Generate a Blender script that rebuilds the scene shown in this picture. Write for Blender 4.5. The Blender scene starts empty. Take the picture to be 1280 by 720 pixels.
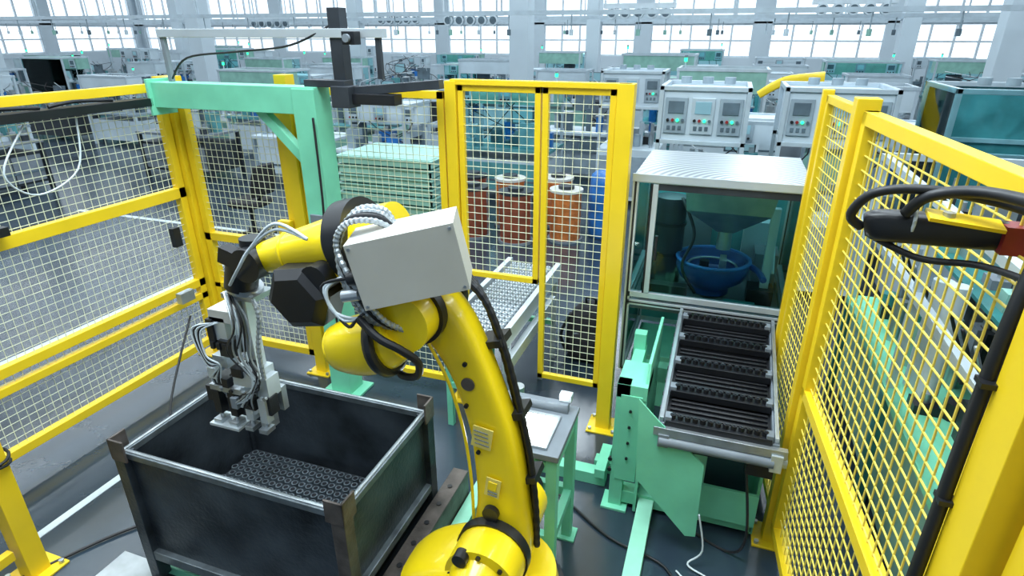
import bpy, math, random
from mathutils import Vector, Matrix, Euler
random.seed(7)
scene=bpy.context.scene
scene.view_settings.view_transform='Standard'
pi=math.pi
# ---------------------------------------------------------------- materials
def mat(name,col,rough=.5,metal=0.0,var=.12,scale=6.0,bump=0.0,emit=None,es=0.0,spec=.5,coat=0.0,rvar=0.0,bscale=60):
    m=bpy.data.materials.new(name); m.use_nodes=True
    nt=m.node_tree; n=nt.nodes; l=nt.links
    p=n['Principled BSDF']
    p.inputs['Roughness'].default_value=rough
    p.inputs['Metallic'].default_value=metal
    p.inputs['Specular IOR Level'].default_value=spec
    p.inputs['Coat Weight'].default_value=coat
    tc=n.new('ShaderNodeTexCoord')
    no=n.new('ShaderNodeTexNoise'); no.inputs['Scale'].default_value=scale; no.inputs['Detail'].default_value=5
    l.new(tc.outputs['Object'],no.inputs['Vector'])
    r=n.new('ShaderNodeValToRGB')
    r.color_ramp.elements[0].position=.3; r.color_ramp.elements[1].position=.7
    c0=[max(0,c*(1-var)) for c in col]; c1=[min(1,c*(1+var)) for c in col]
    r.color_ramp.elements[0].color=(*c0,1); r.color_ramp.elements[1].color=(*c1,1)
    l.new(no.outputs['Fac'],r.inputs['Fac']); l.new(r.outputs['Color'],p.inputs['Base Color'])
    if rvar>0:
        mr=n.new('ShaderNodeMapRange'); mr.inputs['To Min'].default_value=max(0,rough-rvar); mr.inputs['To Max'].default_value=min(1,rough+rvar)
        l.new(no.outputs['Fac'],mr.inputs['Value']); l.new(mr.outputs['Result'],p.inputs['Roughness'])
    if bump>0:
        n2=n.new('ShaderNodeTexNoise'); n2.inputs['Scale'].default_value=bscale; l.new(tc.outputs['Object'],n2.inputs['Vector'])
        b=n.new('ShaderNodeBump'); b.inputs['Strength'].default_value=bump; b.inputs['Distance'].default_value=.01
        l.new(n2.outputs['Fac'],b.inputs['Height']); l.new(b.outputs['Normal'],p.inputs['Normal'])
    if emit:
        p.inputs['Emission Color'].default_value=(*emit,1); p.inputs['Emission Strength'].default_value=es
    return m
def glass(name,col,mixg=.12):
    m=bpy.data.materials.new(name); m.use_nodes=True; nt=m.node_tree; n=nt.nodes; l=nt.links
    n.remove(n['Principled BSDF'])
    t=n.new('ShaderNodeBsdfTransparent'); t.inputs[0].default_value=(*col,1)
    g=n.new('ShaderNodeBsdfGlossy'); g.inputs['Roughness'].default_value=.03; g.inputs[0].default_value=(.9,1,1,1)
    fr=n.new('ShaderNodeLayerWeight'); fr.inputs['Blend'].default_value=mixg
    mx=n.new('ShaderNodeMixShader'); l.new(fr.outputs['Fresnel'],mx.inputs[0]); l.new(t.outputs[0],mx.inputs[1]); l.new(g.outputs[0],mx.inputs[2])
    l.new(mx.outputs[0],n['Material Output'].inputs[0]); return m
YEL=mat('yellow_paint',(.84,.58,.014),.38,var=.07,scale=3)
RY=mat('robot_yellow_paint',(.92,.68,.008),.28,var=.05,scale=4,coat=.4)
WIREY=mat('mesh_wire_yellow',(.85,.66,.10),.4,var=.05)
WIREW=mat('mesh_wire_pale',(.68,.70,.50),.4,var=.05)
GRN=mat('pale_green_paint',(.18,.60,.40),.4,var=.12,scale=4)
GRN2=mat('mint_paint',(.30,.68,.50),.45,var=.1)
GRN3=mat('grey_green_paint',(.22,.42,.36),.45,var=.15)
TEAL=mat('teal_paint',(.03,.20,.20),.4,var=.2)
TEALM=mat('teal_interior',(.10,.36,.38),.5,var=.25,scale=3)
BLK=mat('black_plastic',(.008,.009,.012),.38,var=.3)
BLKR=mat('black_rubber',(.009,.010,.013),.5,var=.3)
BIN=mat('gunmetal_steel',(.055,.068,.082),.36,metal=.6,var=.7,scale=3.5,bump=.2,rvar=.14)
BEDGE=mat('bin_edge_steel',(.16,.19,.21),.38,metal=.6,var=.4,scale=10)
CORE=mat('core_steel',(.30,.36,.40),.28,metal=.8,var=.3,scale=20)
COREB=mat('core_bed',(.03,.036,.044),.5,metal=.3,var=.3,scale=20)
STEEL=mat('brushed_steel',(.46,.50,.53),.33,metal=.8,var=.15,scale=12)
ALU=mat('aluminium_profile',(.60,.66,.70),.35,metal=.5,var=.06)
LGREY=mat('light_grey_paint',(.54,.54,.50),.45,var=.05)
WHT=mat('white_paint',(.58,.65,.70),.45,var=.06)
MWHT=mat('machine_white_hazed',(.50,.59,.65),.5,var=.10,scale=2)  # bluish, lifted white: background haze is put into the colour
MALU=mat('machine_profile',(.48,.56,.62),.4,metal=.3,var=.1)
MDRK=mat('machine_dark_hazed',(.085,.125,.155),.5,var=.3)  # dark tone lightened, so haze over the hall is painted in
MTEAL=mat('machine_teal_hazed',(.08,.26,.28),.45,var=.2)  # paler, less saturated teal, with distance haze in the colour
GREY=mat('grey_paint',(.17,.20,.23),.5,var=.15)
MGREY=mat('machine_grey_hazed',(.26,.33,.38),.5,var=.15)  # grey lightened to carry the same painted haze
DGREY=mat('dark_grey_metal',(.035,.042,.052),.45,metal=.3,var=.3)
RUST=mat('worn_steel',(.095,.08,.072),.48,metal=.4,var=.55,scale=9,bump=.2)
COPPER=mat('copper_wire',(.70,.22,.06),.35,metal=.4,var=.35,scale=10)
DRED=mat('dark_red_wire',(.28,.07,.035),.45,metal=.2,var=.3)
BLUE=mat('blue_plastic',(.012,.06,.24),.3,var=.2)
BLUEB=mat('blue_drum',(.02,.14,.42),.35,var=.2)
RED=mat('red_plastic',(.26,.02,.02),.4)
HOSE=mat('silver_conduit',(.42,.46,.49),.32,metal=.6,var=.1)
CLEARH=mat('pale_tube',(.55,.62,.66),.25,var=.1)
SCR=mat('screen_glow',(.1,.2,.25),.3,emit=(.35,.65,.75),es=.35)
GLAMP=mat('green_lamp',(.02,.5,.15),.3,emit=(.02,1,.35),es=2.5)
LPANEL=mat('backlight_panel',(.9,.95,1),.3,emit=(.88,.97,1),es=16)
LABEL=mat('label_cream',(.80,.66,.16),.5,var=.05)
WLINE=mat('floor_line_paint',(.55,.62,.66),.4,var=.1)
GLS=glass('machine_glass',(.72,.93,.92),.22)
GLS2=glass('clear_glass',(.72,.93,.94),.2)
FABRIC=mat('black_fabric',(.010,.010,.013),.85,var=.4,bump=.3)
WALLM=mat('wall_plaster',(.52,.60,.66),.7,var=.05,scale=1)
CEILM=mat('ceiling_sheet',(.48,.54,.60),.7,var=.05,scale=1)
WIN=mat('window_frame_white',(.6,.67,.72),.5)
FLOORM=mat('epoxy_floor',(.024,.040,.058),.20,var=.4,scale=1.1,rvar=.10,bump=.05,bscale=22,spec=.8)
def swirl():
    m=mat('swirled_aluminium',(.42,.47,.50),.32,metal=.6,var=.05)
    nt=m.node_tree;n=nt.nodes;l=nt.links;p=n['Principled BSDF']
    tc=n.new('ShaderNodeTexCoord'); wv=n.new('ShaderNodeTexWave'); wv.wave_type='RINGS'; wv.rings_direction='Z'
    mp=n.new('ShaderNodeMapping'); mp.inputs['Location'].default_value=(-.25,-3.35,0)
    wv.inputs['Scale'].default_value=7; wv.inputs['Distortion'].default_value=.4
    l.new(tc.outputs['Object'],mp.inputs['Vector']); l.new(mp.outputs['Vector'],wv.inputs['Vector'])
    r=n.new('ShaderNodeValToRGB'); r.color_ramp.elements[0].color=(.22,.26,.29,1); r.color_ramp.elements[1].color=(.70,.76,.80,1)
    l.new(wv.outputs['Fac'],r.inputs['Fac']); l.new(r.outputs['Color'],p.inputs['Base Color'])
    return m
SWIRL=swirl()
# ---------------------------------------------------------------- mesh builder
def cr(pts,sub=6):
    P=[tuple(p) for p in pts]
    if len(P)<3: return [Vector(p) for p in P]
    Q=[P[0]]+P+[P[-1]]; out=[]
    for i in range(1,len(Q)-2):
        p0,p1,p2,p3=Q[i-1],Q[i],Q[i+1],Q[i+2]
        for k in range(sub):
            t=k/sub
            out.append([.5*((2*b)+(c-a)*t+(2*a-5*b+4*c-d)*t*t+(-a+3*b-3*c+d)*t**3) for a,b,c,d in zip(p0,p1,p2,p3)])
    out.append(list(P[-1])); return [Vector(o) for o in out]
class B:
    def __init__(s,name): s.name=name; s.V=[]; s.F=[]; s.M=[]; s.S=[]; s.mats=[]
    def mi(s,m):
        if m not in s.mats: s.mats.append(m)
        return s.mats.index(m)
    def add(s,V,F,m,sm=False):
        o=len(s.V); s.V+= [tuple(v) for v in V]; k=s.mi(m)
        for f in F: s.F.append([i+o for i in f]); s.M.append(k); s.S.append(sm)
    def bx(s,x0,x1,y0,y1,z0,z1,m):
        s.box(((x0+x1)/2,(y0+y1)/2,(z0+z1)/2),(abs(x1-x0),abs(y1-y0),abs(z1-z0)),m)
    def box(s,c,d,m,rot=None):
        c=Vector(c); R=Euler(rot).to_matrix() if rot else Matrix.Identity(3)
        V=[c+R@Vector((i*d[0]/2,j*d[1]/2,k*d[2]/2)) for i in(-1,1) for j in(-1,1) for k in(-1,1)]
        s.add(V,[(0,1,3,2),(4,6,7,5),(0,4,5,1),(2,3,7,6),(0,2,6,4),(1,5,7,3)],m)
    def beam(s,p,q,w,h,m,up=(0,0,1)):
        p=Vector(p);q=Vector(q);d=(q-p).normalized(); u=Vector(up)
        if abs(d.dot(u))>.98: u=Vector((0,1,0))
        x=d.cross(u).normalized(); y=x.cross(d)
        V=[e+x*i*w/2+y*j*h/2 for e in(p,q) for i,j in((-1,-1),(1,-1),(1,1),(-1,1))]
        s.add(V,[(3,2,1,0),(4,5,6,7),(0,1,5,4),(1,2,6,5),(2,3,7,6),(3,0,4,7)],m)
    def ringpts(s,c,d,r,n,ry=None,u=None):
        d=Vector(d).normalized()
        if u is None: u=Vector((0,0,1)) if abs(d.z)<.9 else Vector((0,1,0))
        x=d.cross(u).normalized(); y=x.cross(d)
        ry=ry or r
        return [Vector(c)+x*math.cos(2*pi*i/n)*r+y*math.sin(2*pi*i/n)*ry for i in range(n)]
    def cyl(s,p,q,r,m,r2=None,n=20,caps=True):
        p=Vector(p);q=Vector(q);d=q-p; r2=r if r2 is None else r2
        A=s.ringpts(p,d,r,n);C=s.ringpts(q,d,r2,n)
        s.add(A+C,[(i,(i+1)%n,n+(i+1)%n,n+i) for i in range(n)],m,n>8)
        if caps:
            s.add(A,[list(range(n))[::-1]],m); s.add(C,[list(range(n))],m)
    def tube(s,pts,r,m,n=8,sub=6,rib=0.0):
        P=cr(pts,sub); x=None; R=[]
        for i,p in enumerate(P):
            d=(P[min(i+1,len(P)-1)]-P[max(i-1,0)]).normalized()
            if x is None:
                u=Vector((0,0,1)) if abs(d.z)<.9 else Vector((0,1,0)); x=d.cross(u).normalized()
            x=(x-d*x.dot(d)).normalized(); y=d.cross(x); rr=r*(1+rib*(1 if i%2 else -1))
            R+=[p+x*math.cos(2*pi*k/n)*rr+y*math.sin(2*pi*k/n)*rr for k in range(n)]
        F=[(i*n+k,i*n+(k+1)%n,(i+1)*n+(k+1)%n,(i+1)*n+k) for i in range(len(P)-1) for k in range(n)]
        F+=[list(range(n))[::-1],[len(R)-n+k for k in range(n)]]
        s.add(R,F,m,rib==0)
    def prism(s,poly,axis,lo,hi,m,smooth=False):
        def mk(p,h):
            return {'x':(h,p[0],p[1]),'y':(p[0],h,p[1]),'z':(p[0],p[1],h)}[axis]
        n=len(poly); A=[mk(p,lo) for p in poly]; C=[mk(p,hi) for p in poly]
        s.add(A+C,[(i,(i+1)%n,n+(i+1)%n,n+i) for i in range(n)],m,smooth)
        s.add(A,[list(range(n))[::-1]],m); s.add(C,[list(range(n))],m)
    def loft(s,pts,m,n=24,pw=3.5,side=(0,1,0),sub=6):
        P=cr(pts,sub); R=[]; sd=Vector(side)
        for i,p in enumerate(P):
            a=P[max(i-1,0)];b=P[min(i+1,len(P)-1)]
            d=Vector((b[0]-a[0],b[1]-a[1],b[2]-a[2])).normalized()
            y=(sd-d*sd.dot(d)).normalized(); x=d.cross(y)
            c=Vector((p[0],p[1],p[2]))
            for k in range(n):
                t=2*pi*k/n; cx=math.cos(t); sx=math.sin(t)
                R.append(c+x*math.copysign(abs(cx)**(2/pw),cx)*p[3]+y*math.copysign(abs(sx)**(2/pw),sx)*p[4])
        F=[(i*n+k,i*n+(k+1)%n,(i+1)*n+(k+1)%n,(i+1)*n+k) for i in range(len(P)-1) for k in range(n)]
        s.add(R,F,m,True)
        s.add(R[:n],[list(range(n))[::-1]],m); s.add(R[-n:],[list(range(n))],m)
    def ell(s,c,r,m,rot=None,n=20,k=12):
        Rm=Euler(rot).to_matrix() if rot else Matrix.Identity(3); V=[];F=[]
        for i in range(k+1):
            ph=pi*i/k
            for j in range(n):
                th=2*pi*j/n
                V.append(Vector(c)+Rm@Vector((r[0]*math.sin(ph)*math.cos(th),r[1]*math.sin(ph)*math.sin(th),r[2]*math.cos(ph))))
        for i in range(k):
            for j in range(n): F.append((i*n+j,(i+1)*n+j,(i+1)*n+(j+1)%n,i*n+(j+1)%n))
        s.add(V,F,m,True)
    def torus(s,c,ax,R,r,m,n=28,k=8,sc=1):
        P=s.ringpts(c,ax,R,n,R*sc); P=P+[P[0],P[1]]
        s.tube(P,r,m,k,1)
    def rings(s,c,prof,m,n=32,cap=False):
        V=[];F=[]
        for r,z in prof: V+=[(c[0]+r*math.cos(2*pi*i/n),c[1]+r*math.sin(2*pi*i/n),c[2]+z) for i in range(n)]
        for i in range(len(prof)-1):
            for j in range(n): F.append((i*n+j,i*n+(j+1)%n,(i+1)*n+(j+1)%n,(i+1)*n+j))
        s.add(V,F,m,True)
    def done(s,bev=0,parent=None,loc=None):
        me=bpy.data.meshes.new(s.name); me.from_pydata(s.V,[],s.F)
        for m in s.mats: me.materials.append(m)
        me.polygons.foreach_set('material_index',s.M); me.polygons.foreach_set('use_smooth',s.S); me.update()
        o=bpy.data.objects.new(s.name,me); scene.collection.objects.link(o)
        if loc: o.location=loc
        if bev>0:
            b=o.modifiers.new('bevel','BEVEL'); b.width=bev; b.segments=2; b.limit_method='ANGLE'; b.angle_limit=math.radians(40)
        if parent: o.parent=parent
        return o
# ---------------------------------------------------------------- room shell
XL,XR,YF,YB,ZC=-30.,14.,-8.,26.,7.
b=B('floor'); b.bx(XL,XR,YF,YB,-.1,0,FLOORM); b.done()
b=B('ceiling'); b.bx(XL,XR,YF,YB,ZC,ZC+.15,CEILM)
for i in range(12):
    y=YF+1.5+i*2.9; b.bx(XL,XR,y-.1,y+.1,ZC-.35,ZC,CEILM)
b.done()
def winwall(name,horizontal,fixed,lo,hi,th,out):
    b=B(name)
    def bb(u0,u1,z0,z1,m,off=0,t=None):
        t=t or th
        c0,c1=fixed+off,fixed+off+t*out
        if c0>c1:c0,c1=c1,c0
        if horizontal: b.bx(u0,u1,c0,c1,z0,z1,m)
        else: b.bx(c0,c1,u0,u1,z0,z1,m)
    bb(lo,hi,0,1.55,WALLM); bb(lo,hi,2.75,3.0,WALLM); bb(lo,hi,5.6,ZC,WALLM)
    n=int((hi-lo)/4.4); st=(hi-lo)/n
    for i in range(n+1):
        u=lo+i*st; bb(max(lo,u-.32),min(hi,u+.32),1.55,5.6,WALLM)
    b.done()
    w=B('window_1' if horizontal else 'window_2')
    for i in range(n):
        u0=lo+i*st+.32;u1=lo+(i+1)*st-.32
        for z0,z1 in((1.55,2.75),(3.0,5.6)):
            k=5
            for j in range(k+1):
                u=u0+(u1-u0)*j/k
                c=fixed+.1*out
                if horizontal: w.bx(u-.035,u+.035,c-.04,c+.04,z0,z1,WIN)
                else: w.bx(c-.04,c+.04,u-.035,u+.035,z0,z1,WIN)
            for z in (z0+.03,(z0+z1)/2,z1-.03):
                c=fixed+.1*out
                if horizontal: w.bx(u0,u1,c-.035,c+.035,z-.03,z+.03,WIN)
                else: w.bx(c-.035,c+.035,u0,u1,z-.03,z+.03,WIN)
    w.done()
winwall('wall_back',True,YB,XL,XR,.25,1)
winwall('wall_left',False,XL,YF,YB,.25,-1)
b=B('wall_right'); b.bx(XR,XR+.25,YF,YB,0,ZC,WALLM); b.done()
b=B('wall_front'); b.bx(XL,XR,YF-.25,YF,0,ZC,WALLM); b.done()
for x in (-22,-13.5,-4.5,4.5):
    for y in (13.5,21):
        b=B('building_column'); b.bx(x-.22,x+.22,y-.22,y+.22,0,ZC-.35,WALLM); b.bx(x-.3,x+.3,y-.3,y+.3,0,.12,YEL); b.done(.01)
b=B('floor_marking_line'); b.bx(-3.18,-3.13,.2,3.0,0.0,.003,WLINE); b.bx(-9,-5.2,6.0,6.08,0,.003,WLINE); b.bx(-5.28,-5.2,-2,6.0,0,.003,WLINE); b.done()
# ---------------------------------------------------------------- fences
def panel(b,p,q,z0,z1,wire,fr=.04,sp=.05,wt=.005,rails=(),fm=YEL):
    p=Vector((*p,0));q=Vector((*q,0));L=(q-p).length;d=(q-p)/L
    up=Vector((0,0,1))
    at=lambda s_,z: tuple(p+d*s_+up*z)
    h=fr/2
    b.beam(at(0,z1-h),at(L,z1-h),fr,fr,fm); b.beam(at(0,z0+h),at(L,z0+h),fr,fr,fm)
    b.beam(at(h,z0),at(h,z1),fr,fr,fm,up=d); b.beam(at(L-h,z0),at(L-h,z1),fr,fr,fm,up=d)
    for z,w in rails: b.beam(at(0,z),at(L,z),fr,w,fm)
    n=int((L-2*fr)/sp)
    for i in range(1,n+1):
        s_=fr+i*(L-2*fr)/(n+1); b.beam(at(s_,z0+h),at(s_,z1-h),wt,wt,wire,up=d)
    n=int((z1-z0-2*fr)/sp)
    for i in range(1,n+1):
        z=z0+fr+i*(z1-z0-2*fr)/(n+1); b.beam(at(h,z),at(L-h,z),wt,wt,wire)
def post(b,x,y,z1,w=.09,m=YEL,plate=True):
    b.bx(x-w/2,x+w/2,y-w/2,y+w/2,0,z1,m)
    if plate:
        b.bx(x-w*1.1,x+w*1.1,y-w*1.1,y+w*1.1,0,.012,m)
        for i,j in((-1,-1),(1,1),(-1,1),(1,-1)): b.cyl((x+i*w*.85,y+j*w*.85,.012),(x+i*w*.85,y+j*w*.85,.03),.012,STEEL,n=8)
b=B('safety_fence')
post(b,-3.73,3.36,2.17,.13)
panel(b,(-3.73,3.29),(-3.73,1.32),.13,2.13,WIREW,fr=.055,rails=((1.37,.075),(.66,.06),(.55,.05)),wt=.0042)
post(b,-3.73,1.26,2.17,.1)
panel(b,(-3.73,1.2),(-3.73,-.6),.13,2.13,WIREW,fr=.055,rails=((1.37,.075),(.66,.06)),wt=.0042)
b.box((-3.60,3.0,.66),(.05,.12,.08),STEEL); b.box((-3.62,3.05,1.1),(.04,.06,.14),BLK)
b.bx(-3.70,-3.60,-.6,3.1,2.0,2.05,BLK)
for k in range(6):
    b.tube([(-3.65,.2+k*.45,2.06),(-3.64,.35+k*.45,2.075),(-3.65,.6+k*.45,2.06)],.012,BLKR,n=6)
b.tube([(-3.66,2.3,1.98),(-3.62,2.1,1.75),(-3.64,2.25,1.6),(-3.62,2.5,1.7),(-3.66,2.6,1.98)],.006,CLEARH,n=6)
b.box((-3.65,2.0,1.45),(.05,.08,.05),BLK)
b.done(.003)
b=B('safety_fence')
post(b,-2.74,3.36,2.2,.09)
panel(b,(-3.655,3.36),(-2.79,3.36),.13,2.13,WIREW,fr=.055,rails=((1.02,.06),(.62,.04)),wt=.0042)
panel(b,(-2.69,3.36),(-1.60,3.36),.13,2.13,WIREW,fr=.045,wt=.0042,rails=((1.02,.05),))
b.box((-2.85,3.30,1.15),(.1,.05,.16),YEL); b.done(.003)
b=B('safety_fence')
post(b,-1.55,3.36,2.19,.07)
panel(b,(-1.51,3.36),(-1.0,3.36),.98,2.17,WIREW,fr=.035,wt=.0042)
panel(b,(-.99,3.36),(-.575,3.36),.30,2.17,WIREW,fr=.035,wt=.0042)
post(b,-.525,3.36,2.2,.09)
b.bx(-1.55,-.5,3.33,3.39,2.17,2.20,YEL)
b.done(.003)
b=B('safety_fence')
post(b,.44,3.32,2.2,.05)
panel(b,(.446,3.26),(.493,2.74),.12,2.18,WIREY,fr=.035,wt=.005)
post(b,.498,2.69,2.22,.085)
panel(b,(.504,2.63),(.622,1.32),.12,2.18,WIREY,fr=.05,wt=.0062,sp=.056,rails=((.95,.05),))
post(b,.64,1.22,2.25,.13)
panel(b,(.65,1.13),(.75,.1),.12,2.18,WIREY,fr=.05,wt=.0062,sp=.056,rails=((.95,.05),))
b.done(.003)
b=B('fence_post'); post(b,-2.93,1.26,1.0,.09); b.bx(-2.97,-2.89,-.2,1.2,.9,.98,YEL); b.bx(-2.95,-2.91,-.2,1.2,.15,.2,YEL)
post(b,-2.93,-.2,1.0,.09)
b.torus((-2.93,1.26,.66),(0,.2,1),.07,.008,BLKR,n=16,k=6); b.torus((-2.93,1.26,.69),(.2,0,1),.072,.008,BLKR,n=16,k=6)
b.done(.003)
# ---------------------------------------------------------------- bin
x0,x1,y0,y1,zb,zt=-2.26,-1.17,1.41,2.09,.16,.79
b=B('steel_bin'); w=.012
b.bx(x0,x1,y0,y0+w,zb,zt,BIN); b.bx(x0,x1,y1-w,y1,zb,zt,BIN); b.bx(x0,x0+w,y0+w,y1-w,zb,zt,BIN); b.bx(x1-w,x1,y0+w,y1-w,zb,zt,BIN)
b.bx(x0,x1,y0,y1,zb,zb+.015,BIN)
for (p,q) in (((x0-.02,y0),(x1+.02,y0)),((x0-.02,y1),(x1+.02,y1)),((x0,y0-.02),(x0,y1+.02)),((x1,y0-.02),(x1,y1+.02))):
    b.beam((*p,zt),(*q,zt),.030,.03,BEDGE)
    b.beam((p[0],p[1],zt+.017),(q[0],q[1],zt+.017),.012,.006,STEEL)
for x in(x0,x1):
    for y in(y0,y1):
        b.bx(x-.03,x+.03,y-.03,y+.03,zb-.08,zt+.01,RUST if (x==x1 and y==y0) else BIN)
        sx=1 if x==x0 else -1; sy=1 if y==y0 else -1
        b.bx(x-.034*sx,x-.024*sx,y-.034*sy,y+.05*sy,zt-.02,zt+.085,RUST); b.bx(x-.034*sx,x+.05*sx,y-.034*sy,y-.024*sy,zt-.02,zt+.085,RUST)
b.beam((x0,y0-.012,zb+.07),(x1,y0-.012,zb+.07),.03,.05,BEDGE)
b.beam((x1+.012,y0,zb+.22),(x1+.012,y1,zb+.22),.03,.04,BEDGE)
# packed layer of motor cores in the bottom
b.bx(x0+.014,x1-.014,y0+.014,y1-.014,zb+.02,.32,COREB)
nx,ny=24,14
for i in range(nx):
    for j in range(ny):
        cx=x0+.045+(x1-x0-.08)*(i+.5*(j%2))/nx; cy=y0+.04+(y1-y0-.08)*(j+.5)/ny
        b.cyl((cx,cy,.32),(cx,cy,.345),.0175,CORE,n=12)
        b.cyl((cx,cy,.345),(cx,cy,.3465),.0115,BLK,n=10)
b.done(.003)
b=B('bin_stand')
for y in(1.5,1.98): b.bx(x0-.1,x1+.02,y-.05,y+.05,.03,.08,GRN)
b.bx(x1+.035,x1+.12,1.05,2.3,.04,.32,RUST)
for i in range(9): b.cyl((x1+.078,1.12+i*.13,.32),(x1+.078,1.12+i*.13,.324),.013,BLK,n=12)
b.bx(x1+.125,x1+.20,1.0,2.55,.10,.18,GRN2); b.bx(x1+.125,x1+.2,1.1,1.2,0,.10,GRN); b.bx(x1+.125,x1+.2,2.4,2.5,0,.10,GRN)
b.bx(x0-.3,x0-.04,1.2,1.46,.04,.07,STEEL)
for i in range(4): b.cyl((x0-.24+i*.06,1.3,.07),(x0-.24+i*.06,1.3,.072),.012,BLK,n=10)
b.bx(x0-.28,x0-.2,1.22,1.42,0,.04,GREY)
b.done(.003)
# ---------------------------------------------------------------- robot
b=B('industrial_robot_arm'); Y=1.6
b.prism([(-.93,1.25),(-.25,1.25),(-.25,1.95),(-.93,1.95)],'z',0,.05,GRN)
b.prism([(-.85,1.35),(-.35,1.35),(-.3,1.5),(-.3,1.75),(-.35,1.88),(-.85,1.88)],'z',.05,.22,RY)
b.cyl((-.6,1.6,.2),(-.6,1.6,.42),.24,RY,r2=.22,n=36); b.cyl((-.6,1.6,.40),(-.6,1.6,.44),.25,BLK,n=36)
b.cyl((-.6,1.6,.44),(-.6,1.6,.54),.23,RY,r2=.21,n=36)
b.loft([(-.90,1.50,.50,.09,.12),(-.81,1.50,.55,.12,.15),(-.66,1.49,.61,.14,.16),(-.53,1.5,.66,.13,.14)],RY)
b.cyl((-.60,1.37,.71),(-.60,1.50,.71),.13,RY,n=32); b.cyl((-.60,1.49,.71),(-.60,1.53,.71),.138,BLK,n=32)
b.cyl((-.61,1.31,.70),(-.61,1.375,.70),.08,RY,r2=.105,n=28)
for k in range(8):
    a=2*pi*k/8; b.cyl((-.60+.11*math.cos(a),1.362,.71+.11*math.sin(a)),(-.60+.11*math.cos(a),1.372,.71+.11*math.sin(a)),.009,BLK,n=8)
b.cyl((-.66,1.34,.81),(-.66,1.38,.81),.026,BLK,n=20)
b.box((-.80,1.40,.60),(.07,.05,.05),BLK,rot=(.3,.2,.2))
b.cyl((-.60,1.68,.72),(-.60,1.80,.72),.12,RY,n=28); b.cyl((-.60,1.80,.72),(-.60,1.88,.72),.08,BLK,n=24)
b.loft([(-.595,Y,.62,.105,.07),(-.592,Y,.72,.112,.075),(-.590,Y,.88,.092,.07),(-.603,Y,1.05,.084,.065),(-.632,Y,1.22,.076,.062),(-.695,Y,1.41,.073,.06),(-.775,Y,1.56,.085,.065),(-.86,Y,1.63,.10,.07),(-.93,Y,1.66,.07,.06)],RY,n=28,pw=4)
b.tube([(-.685,Y-.066,.80),(-.69,Y-.066,1.0),(-.715,Y-.063,1.2),(-.765,Y-.06,1.38),(-.83,Y-.064,1.52)],.006,RY)
def onarm(cx,cz,w,h,m,off): b.box((cx,Y-.073-off,cz),(w,.004,h),m,rot=(0,.14,0))
onarm(-.642,1.19,.072,.085,LABEL,0)
for q in range(4): onarm(-.645+q*.001,1.215-q*.017,.052,.003,GREY,.003)
onarm(-.605,.99,.055,.08,LABEL,.004); onarm(-.605,1.0,.032,.034,RY,.008)
for q in range(2): onarm(-.605,.972-q*.012,.035,.003,GREY,.008)
b.cyl((-.692,Y-.066,1.385),(-.692,Y-.061,1.385),.024,RUST,n=20)
b.cyl((-.612,Y-.09,.875),(-.612,Y-.06,.875),.03,BLK,n=20)
for cz,cx in((1.30,-.70),(1.12,-.66),(1.46,-.70)): b.cyl((cx,Y-.07,cz),(cx,Y-.06,cz),.008,BLK,n=10)
b.cyl((-.86,1.42,1.63),(-.86,1.74,1.63),.095,RY,n=32)
b.cyl((-.86,1.50,1.63),(-.86,1.535,1.63),.108,BLK,n=32)
b.cyl((-.86,1.665,1.63),(-.86,1.70,1.63),.108,BLK,n=32)
b.loft([(-1.145,1.46,1.485,.040,.045),(-1.12,1.46,1.49,.076,.072),(-1.04,1.46,1.51,.098,.088),(-.96,1.46,1.535,.097,.088),(-.90,1.47,1.57,.085,.08)],RY,pw=2.4)
b.torus((-.935,1.46,1.545),(.96,0,.28),.100,.019,BLK); b.torus((-1.125,1.46,1.49),(.96,0,.28),.066,.007,RY)
b.loft([(-.90,1.56,1.56,.09,.08),(-.97,1.57,1.66,.11,.09),(-1.04,1.58,1.76,.12,.10),(-1.12,1.6,1.80,.1,.1)],RY,pw=3)
R=(0,-.21,.36)
bc=Vector((-.83,1.47,1.835))
b.box(bc,(.315,.17,.205),LGREY,rot=R)
Rm=Euler(R).to_matrix()
for i,j in((-1,-1),(1,-1),(1,1),(-1,1)):
    c=bc+Rm@Vector((i*.145,-.087,j*.09)); b.cyl(c,c+Rm@Vector((0,-.004,0)),.005,STEEL,n=10)
b.box(bc+Rm@Vector((-.159,-.02,0)),(.004,.07,.05),STEEL,rot=R)
b.box(bc+Rm@Vector((0,.1,-.04)),(.2,.06,.1),BLK,rot=R)
D=Vector((-.964,0,-.266)); S0=Vector((-1.08,1.6,1.825))
at=lambda s_,dy=0,dn=0: S0+D*s_+Vector((0,dy,0))+Vector((-.266,0,.964))*dn*1
b.cyl(at(-.14),at(0),.10,RY,n=32)
b.cyl(at(-.02),at(.055),.138,BLK,n=36); b.cyl(at(.055),at(.09),.122,BLK,r2=.10,n=36)
for k in range(10):
    a=2*pi*k/10; q=at(.056,.118*math.cos(a),.118*math.sin(a)); b.cyl(q,q+D*.008,.007,STEEL,n=8)
b.cyl(at(.09),at(.30),.095,RY,r2=.072,n=32); b.cyl(at(.30),at(.43),.072,RY,r2=.055,n=32)
b.torus(at(.30),D,.072,.006,RY)
def facet(c,sx,sz,y0,y1,m,k=6,rot=.2):
    A=[];
    for y,f in((y1,1.0),(y0+.03,1.0),(y0,.72)):
        A+=[(c[0]+sx*f*math.cos(rot+2*pi*i/k),y,c[1]+sz*f*math.sin(rot+2*pi*i/k)) for i in range(k)]
    F=[(r*k+i,r*k+(i+1)%k,(r+1)*k+(i+1)%k,(r+1)*k+i) for r in range(2) for i in range(k)]+[[2*k+i for i in range(k)],[i for i in range(k)][::-1]]
    b.add(A,F,m)
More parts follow.
